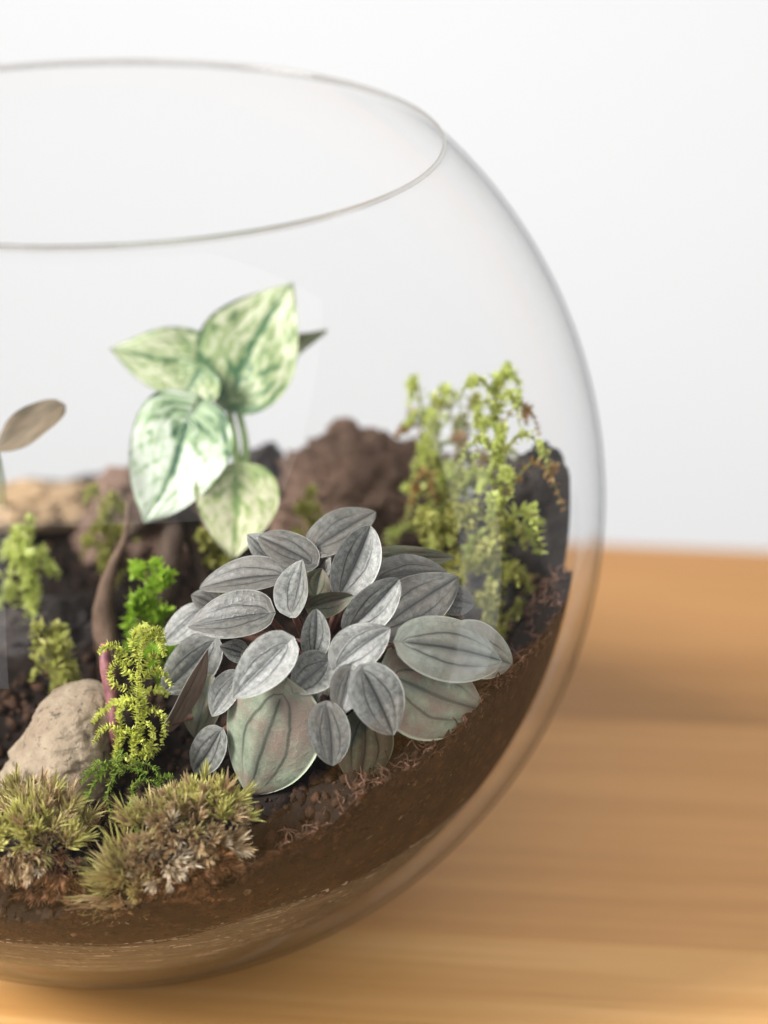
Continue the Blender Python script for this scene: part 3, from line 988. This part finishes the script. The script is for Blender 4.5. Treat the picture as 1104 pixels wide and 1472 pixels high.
low_lines = [
 [(560, 660), (480, 640), (400, 640), (345, 660), (305, 695)],
 [(450, 650), (420, 690), (405, 760), (425, 835)],
 [(400, 640), (365, 680), (335, 740), (320, 760)],
 [(500, 760), (500, 710), (535, 688), (575, 690), (605, 712)],
 [(610, 740), (600, 700), (620, 675), (650, 672)],
 [(480, 640), (530, 620), (580, 640), (600, 670)],
 [(430, 650), (380, 620), (350, 640), (315, 660)],
 [(500, 750), (495, 800), (510, 850), (530, 900)],
 [(470, 660), (440, 620), (455, 590), (500, 610)],
]
sprig_px('moss_sprig', 'small fresh green moss frond arching low above the front moss cushions', (175, 1135), low_lines, .538, ll=.0017, lw=.0007, per=5,
         cols=(np.array((.20, .34, .05)), np.array((.46, .56, .12))))

def bushy(name, label, base_px, top_px, spread, dep=None, nb=9, cols=(G_MID, G_HI), ll=.0028, lw=.0014, per=4, lean=.0, droop=.5, group=None, rust=0, blen=.55):
    """An upright moss plant: main stalk with side branches that arch outward."""
    if dep is None:
        r, dep = ground(*base_px)
    else:
        r = at(*base_px, dep)
        r[2] = min(r[2], soil_h(r[0], r[1]) + .004)
    o = thing(name, label, 'moss', r, group)
    top = at(*top_px, dep - lean)
    H = np.linalg.norm(top - r); sp = spread / F * dep
    mid = (r + top) / 2 + rng.normal(size=3) * H * .10
    main = spline([r - (0, 0, .003), mid, top], 20)
    frond(o, main, ll * .7, lw * .8, cols=cols, per=2, stem_r=.0004)
    for i in range(nb):
        t = min(.12 + .88 * (i + rng.uniform(0, .9)) / nb, .98)
        s = main[int(t * 19)]
        a = i * 2.4 + rng.uniform(-.6, .6)
        out = np.array((math.cos(a), math.sin(a) * .8, 0)) * sp * (1.1 - .45 * t) * rng.uniform(.55, 1.3)
        lift = sp * blen * rng.uniform(.4, 1.6)
        pts = [s, s + out * .5 + (0, 0, lift), s + out * .85 + (0, 0, lift * (1.1 - .4 * droop)), s + out * 1.1 + (0, 0, lift * (1 - droop))]
        c = cols if not (rust and i % rust == 0) else (RUST, Y_TAN)
        fr = frond(o, pts, ll * rng.uniform(.7, 1.1), lw * rng.uniform(.7, 1.1), n=13, cols=c, per=per)
        q = spline(pts, 9)[5]
        w = rng.normal(size=3); side = nrm(w) * sp * .35
        frond(o, [q, q + side * .6 + (0, 0, sp * .12), q + side], ll * .8, lw * .8, n=8, cols=c, per=per)
    return o
PALE = (np.array((.46, .54, .12)), np.array((.78, .80, .34)))
OLIVE = (np.array((.34, .36, .08)), np.array((.60, .56, .20)))
bushy('moss_sprig', 'tall yellow green moss sprig beside the brown rock', (612, 778), (602, 575), 72, .612, 20, PALE, rust=7, droop=1.1)
bushy('moss_sprig', 'reddish tipped green moss sprig between the two tallest moss sprigs', (660, 775), (655, 612), 68, .606, 18, OLIVE, rust=5, droop=1.0)
bushy('moss_sprig', 'tallest pale green moss sprig near the dark rock by the glass', (708, 800), (708, 550), 72, .592, 22, PALE, rust=8, droop=1.1)
bushy('moss_sprig', 'green moss strand trailing down the dark rock beside the silver leaves', (722, 845), (712, 730), 62, .580, 12, OLIVE, droop=1.4)
bushy('moss_sprig', 'low pale moss tuft at the foot of the brown rock', (640, 815), (636, 755), 70, .590, 12, OLIVE)
bushy('moss_sprig', 'dense light green moss tuft beside the bowl edge below the brown leaf', (45, 850), (42, 792), 52, .600, 13, PALE, ll=.0034, lw=.0014)
bushy('moss_sprig', 'fern like moss tuft with drooping arms behind the pale stone', (78, 985), (76, 912), 44, .585, 8, OLIVE, droop=1.5)
bushy('moss_sprig', 'dull yellow moss tuft beside the pointed driftwood tip', (150, 785), (150, 720), 44, .612, 11, OLIVE)
bushy('moss_sprig', 'chunky vivid green moss tuft under the driftwood beside the silver leaves', (232, 915), (226, 838), 46, .574, 11, (np.array((.24, .42, .03)), np.array((.46, .62, .08))), ll=.0036, lw=.0018)
bushy('moss_sprig', 'green moss tuft between the cream leaf and silver peperomia', (300, 830), (298, 780), 36, .600, 9, OLIVE)
bushy('moss_sprig', 'dull green moss tuft in front of the brown rock', (438, 760), (436, 722), 34, .622, 9, OLIVE)

def cushion(name, label, tufts, dep, group=None):
    """A cushion of moss made of star-shaped shoots; dry brown leaves below, green above."""
    x0, y0 = tufts[0][0], tufts[0][1]
    root = at(x0, y0, dep); root[2] = soil_h(root[0], root[1])
    o = thing(name, label, 'moss', root, group)
    live, dry = MB(), MB()
    for (px, py, rpx, npx, ll, direction, tone, near) in tufts:
        c = at(px, py, dep - near / 1000)
        s = dep / F
        for k in range(int(npx * .8)):
            off = rng.normal(size=3); off = off / np.linalg.norm(off) * rng.random() ** .4
            p = c + off * np.array((rpx, rpx * .7, rpx * .55)) * s
            dirn = nrm(np.array(direction) + off * np.array((.7, .6, .5)) + rng.normal(size=3) * .28)
            nn = 20
            sl = ll * .72 * rng.uniform(.65, 1.3)
            L = sl * rng.uniform(.6, 1.2, nn)
            t = rng.random(nn) ** .7
            base_ = p + np.outer(t * sl * .8, dirn)
            sd_ = rng.normal(size=(nn, 3)); sd_ = nrows(sd_ - np.outer(sd_ @ dirn, dirn))
            d = dirn + sd_ * (.25 + .75 * (1 - t))[:, None] * rng.uniform(.5, 1.1, (nn, 1))
            w = rng.uniform(.0003, .00058, nn)
            g = np.clip(rng.normal(.5, .22, (nn, 1)) + rng.normal(0, .25), 0, 1)
            tone_ = tone
            if tone in ('green', 'olive') and rng.random() < .22: tone_ = 'tan'
            if tone == 'tan' and rng.random() < .18: tone_ = 'white'
            if tone_ == 'green':
                cb = np.array((.34, .26, .10)); ct = np.array((.78, .74, .26)) * g + np.array((.40, .42, .09)) * (1 - g)
            elif tone_ == 'olive':
                cb = np.array((.26, .17, .07)); ct = np.array((.68, .60, .26)) * g + np.array((.34, .33, .10)) * (1 - g)
            elif tone_ == 'tan':
                cb = np.array((.22, .12, .06)); ct = np.array((.70, .55, .32)) * g + np.array((.36, .24, .11)) * (1 - g)
            elif tone_ == 'white':
                cb = np.array((.42, .32, .20)); ct = np.array((.86, .78, .62)) * g + np.array((.55, .44, .30)) * (1 - g)
            else:
                cb = np.array((.10, .048, .026)); ct = np.array((.40, .20, .09)) * g + np.array((.15, .075, .04)) * (1 - g)
            (live if tone_ in ('green', 'olive') else dry).blades(base_, d, L, w, rng.uniform(-.2, .3, nn), cb + ct * 0, ct)
    if live.n: live.build('green_shoots', M['moss_dry'], o)
    if dry.n: dry.build('dry_shoots', M['moss_dry'], o)
    return o
U, UR, UL, FR, DN = (0, -.15, 1), (.45, -.2, .9), (-.5, -.25, .8), (-.1, -.7, .6), (0, -.6, -.3)
# (x, y, radius, shoots, leaf length, direction, tone, millimetres nearer the glass)
cushion('moss_clump', 'large olive and tan moss cushion under the pinkish front leaf', [
    (314, 1158, 23, 46, .0050, UR, 'green', 2), (284, 1148, 27, 44, .0046, (.2, -.2, 1), 'green', 0), (257, 1158, 27, 40, .0044, (-.1, -.2, 1), 'olive', 0), (329, 1180, 16, 24, .0048, UR, 'green', 3),
    (269, 1180, 42, 60, .0042, (.2, -.5, .8), 'olive', 3), (220, 1178, 20, 26, .0052, UL, 'olive', 2), (201, 1190, 11, 12, .0066, (-.3, -.2, 1), 'green', 2),
    (240, 1200, 31, 46, .0042, FR, 'tan', 5), (213, 1226, 23, 36, .0040, FR, 'tan', 6), (251, 1244, 16, 20, .0044, (.7, -.6, .1), 'white', 7), (233, 1262, 12, 12, .0042, (-.2, -.6, -.4), 'white', 7),
    (284, 1208, 31, 44, .0042, (.3, -.6, .4), 'tan', 5), (306, 1238, 29, 40, .0042, (.5, -.5, .1), 'brown', 5), (264, 1258, 33, 46, .0040, DN, 'brown', 6), (227, 1270, 27, 36, .0038, DN, 'brown', 5),
    (324, 1215, 14, 20, .0052, (.7, -.4, .5), 'tan', 4), (284, 1282, 31, 30, .0036, DN, 'brown', 5), (205, 1250, 20, 26, .0042, UL, 'tan', 6),
], .530)
cushion('moss_clump', 'yellow green moss cushion at the bowl front below the pale stone', [
    (34, 1190, 20, 34, .0056, UL, 'green', 2), (58, 1178, 18, 26, .0062, U, 'green', 0), (12, 1200, 18, 24, .0050, (-.7, -.2, .7), 'green', 2), (48, 1206, 18, 26, .0050, FR, 'green', 4), (95, 1214, 14, 22, .0056, UR, 'green', 3),
    (76, 1200, 20, 22, .0050, (.2, -.3, .9), 'olive', 1), (84, 1170, 16, 12, .0066, (.2, 0, 1), 'olive', -1), (35, 1168, 22, 14, .0064, (-.1, 0, 1), 'olive', -2),
    (50, 1236, 34, 40, .0038, DN, 'tan', 4), (92, 1246, 24, 30, .0038, DN, 'brown', 4), (20, 1232, 24, 28, .0038, DN, 'tan', 4), (60, 1262, 34, 34, .0034, DN, 'brown', 3), (96, 1272, 24, 26, .0034, DN, 'brown', 4),
    (112, 1186, 18, 14, .0050, U, 'olive', -2), (-25, 1210, 30, 50, .0048, U, 'green', 2), (-20, 1245, 30, 30, .0038, DN, 'brown', 2),
], .532)
cushion('moss_clump', 'small spiky star shaped moss tuft lowest against the front glass', [
    (180, 1264, 8, 16, .0098, (-.55, -.4, .55), 'olive', 4), (184, 1246, 8, 12, .0092, (-.15, -.3, .95), 'olive', 3), (172, 1284, 10, 16, .0092, (-.9, -.4, .1), 'olive', 4),
    (172, 1300, 16, 18, .0046, DN, 'tan', 4), (196, 1276, 14, 16, .0052, FR, 'olive', 5), (186, 1236, 8, 8, .0080, (.2, -.2, 1), 'green', 2),
], .530)
cushion('moss_clump', 'dim dark green moss patch between the two front cushions', [
    (130, 1195, 30, 36, .0040, U, 'olive', 0), (150, 1215, 30, 36, .0036, U, 'brown', 0), (170, 1190, 30, 36, .0036, U, 'brown', 0), (35, 1150, 40, 30, .0046, U, 'olive', 0), (140, 1250, 24, 30, .0036, FR, 'tan', 8),
], .545)
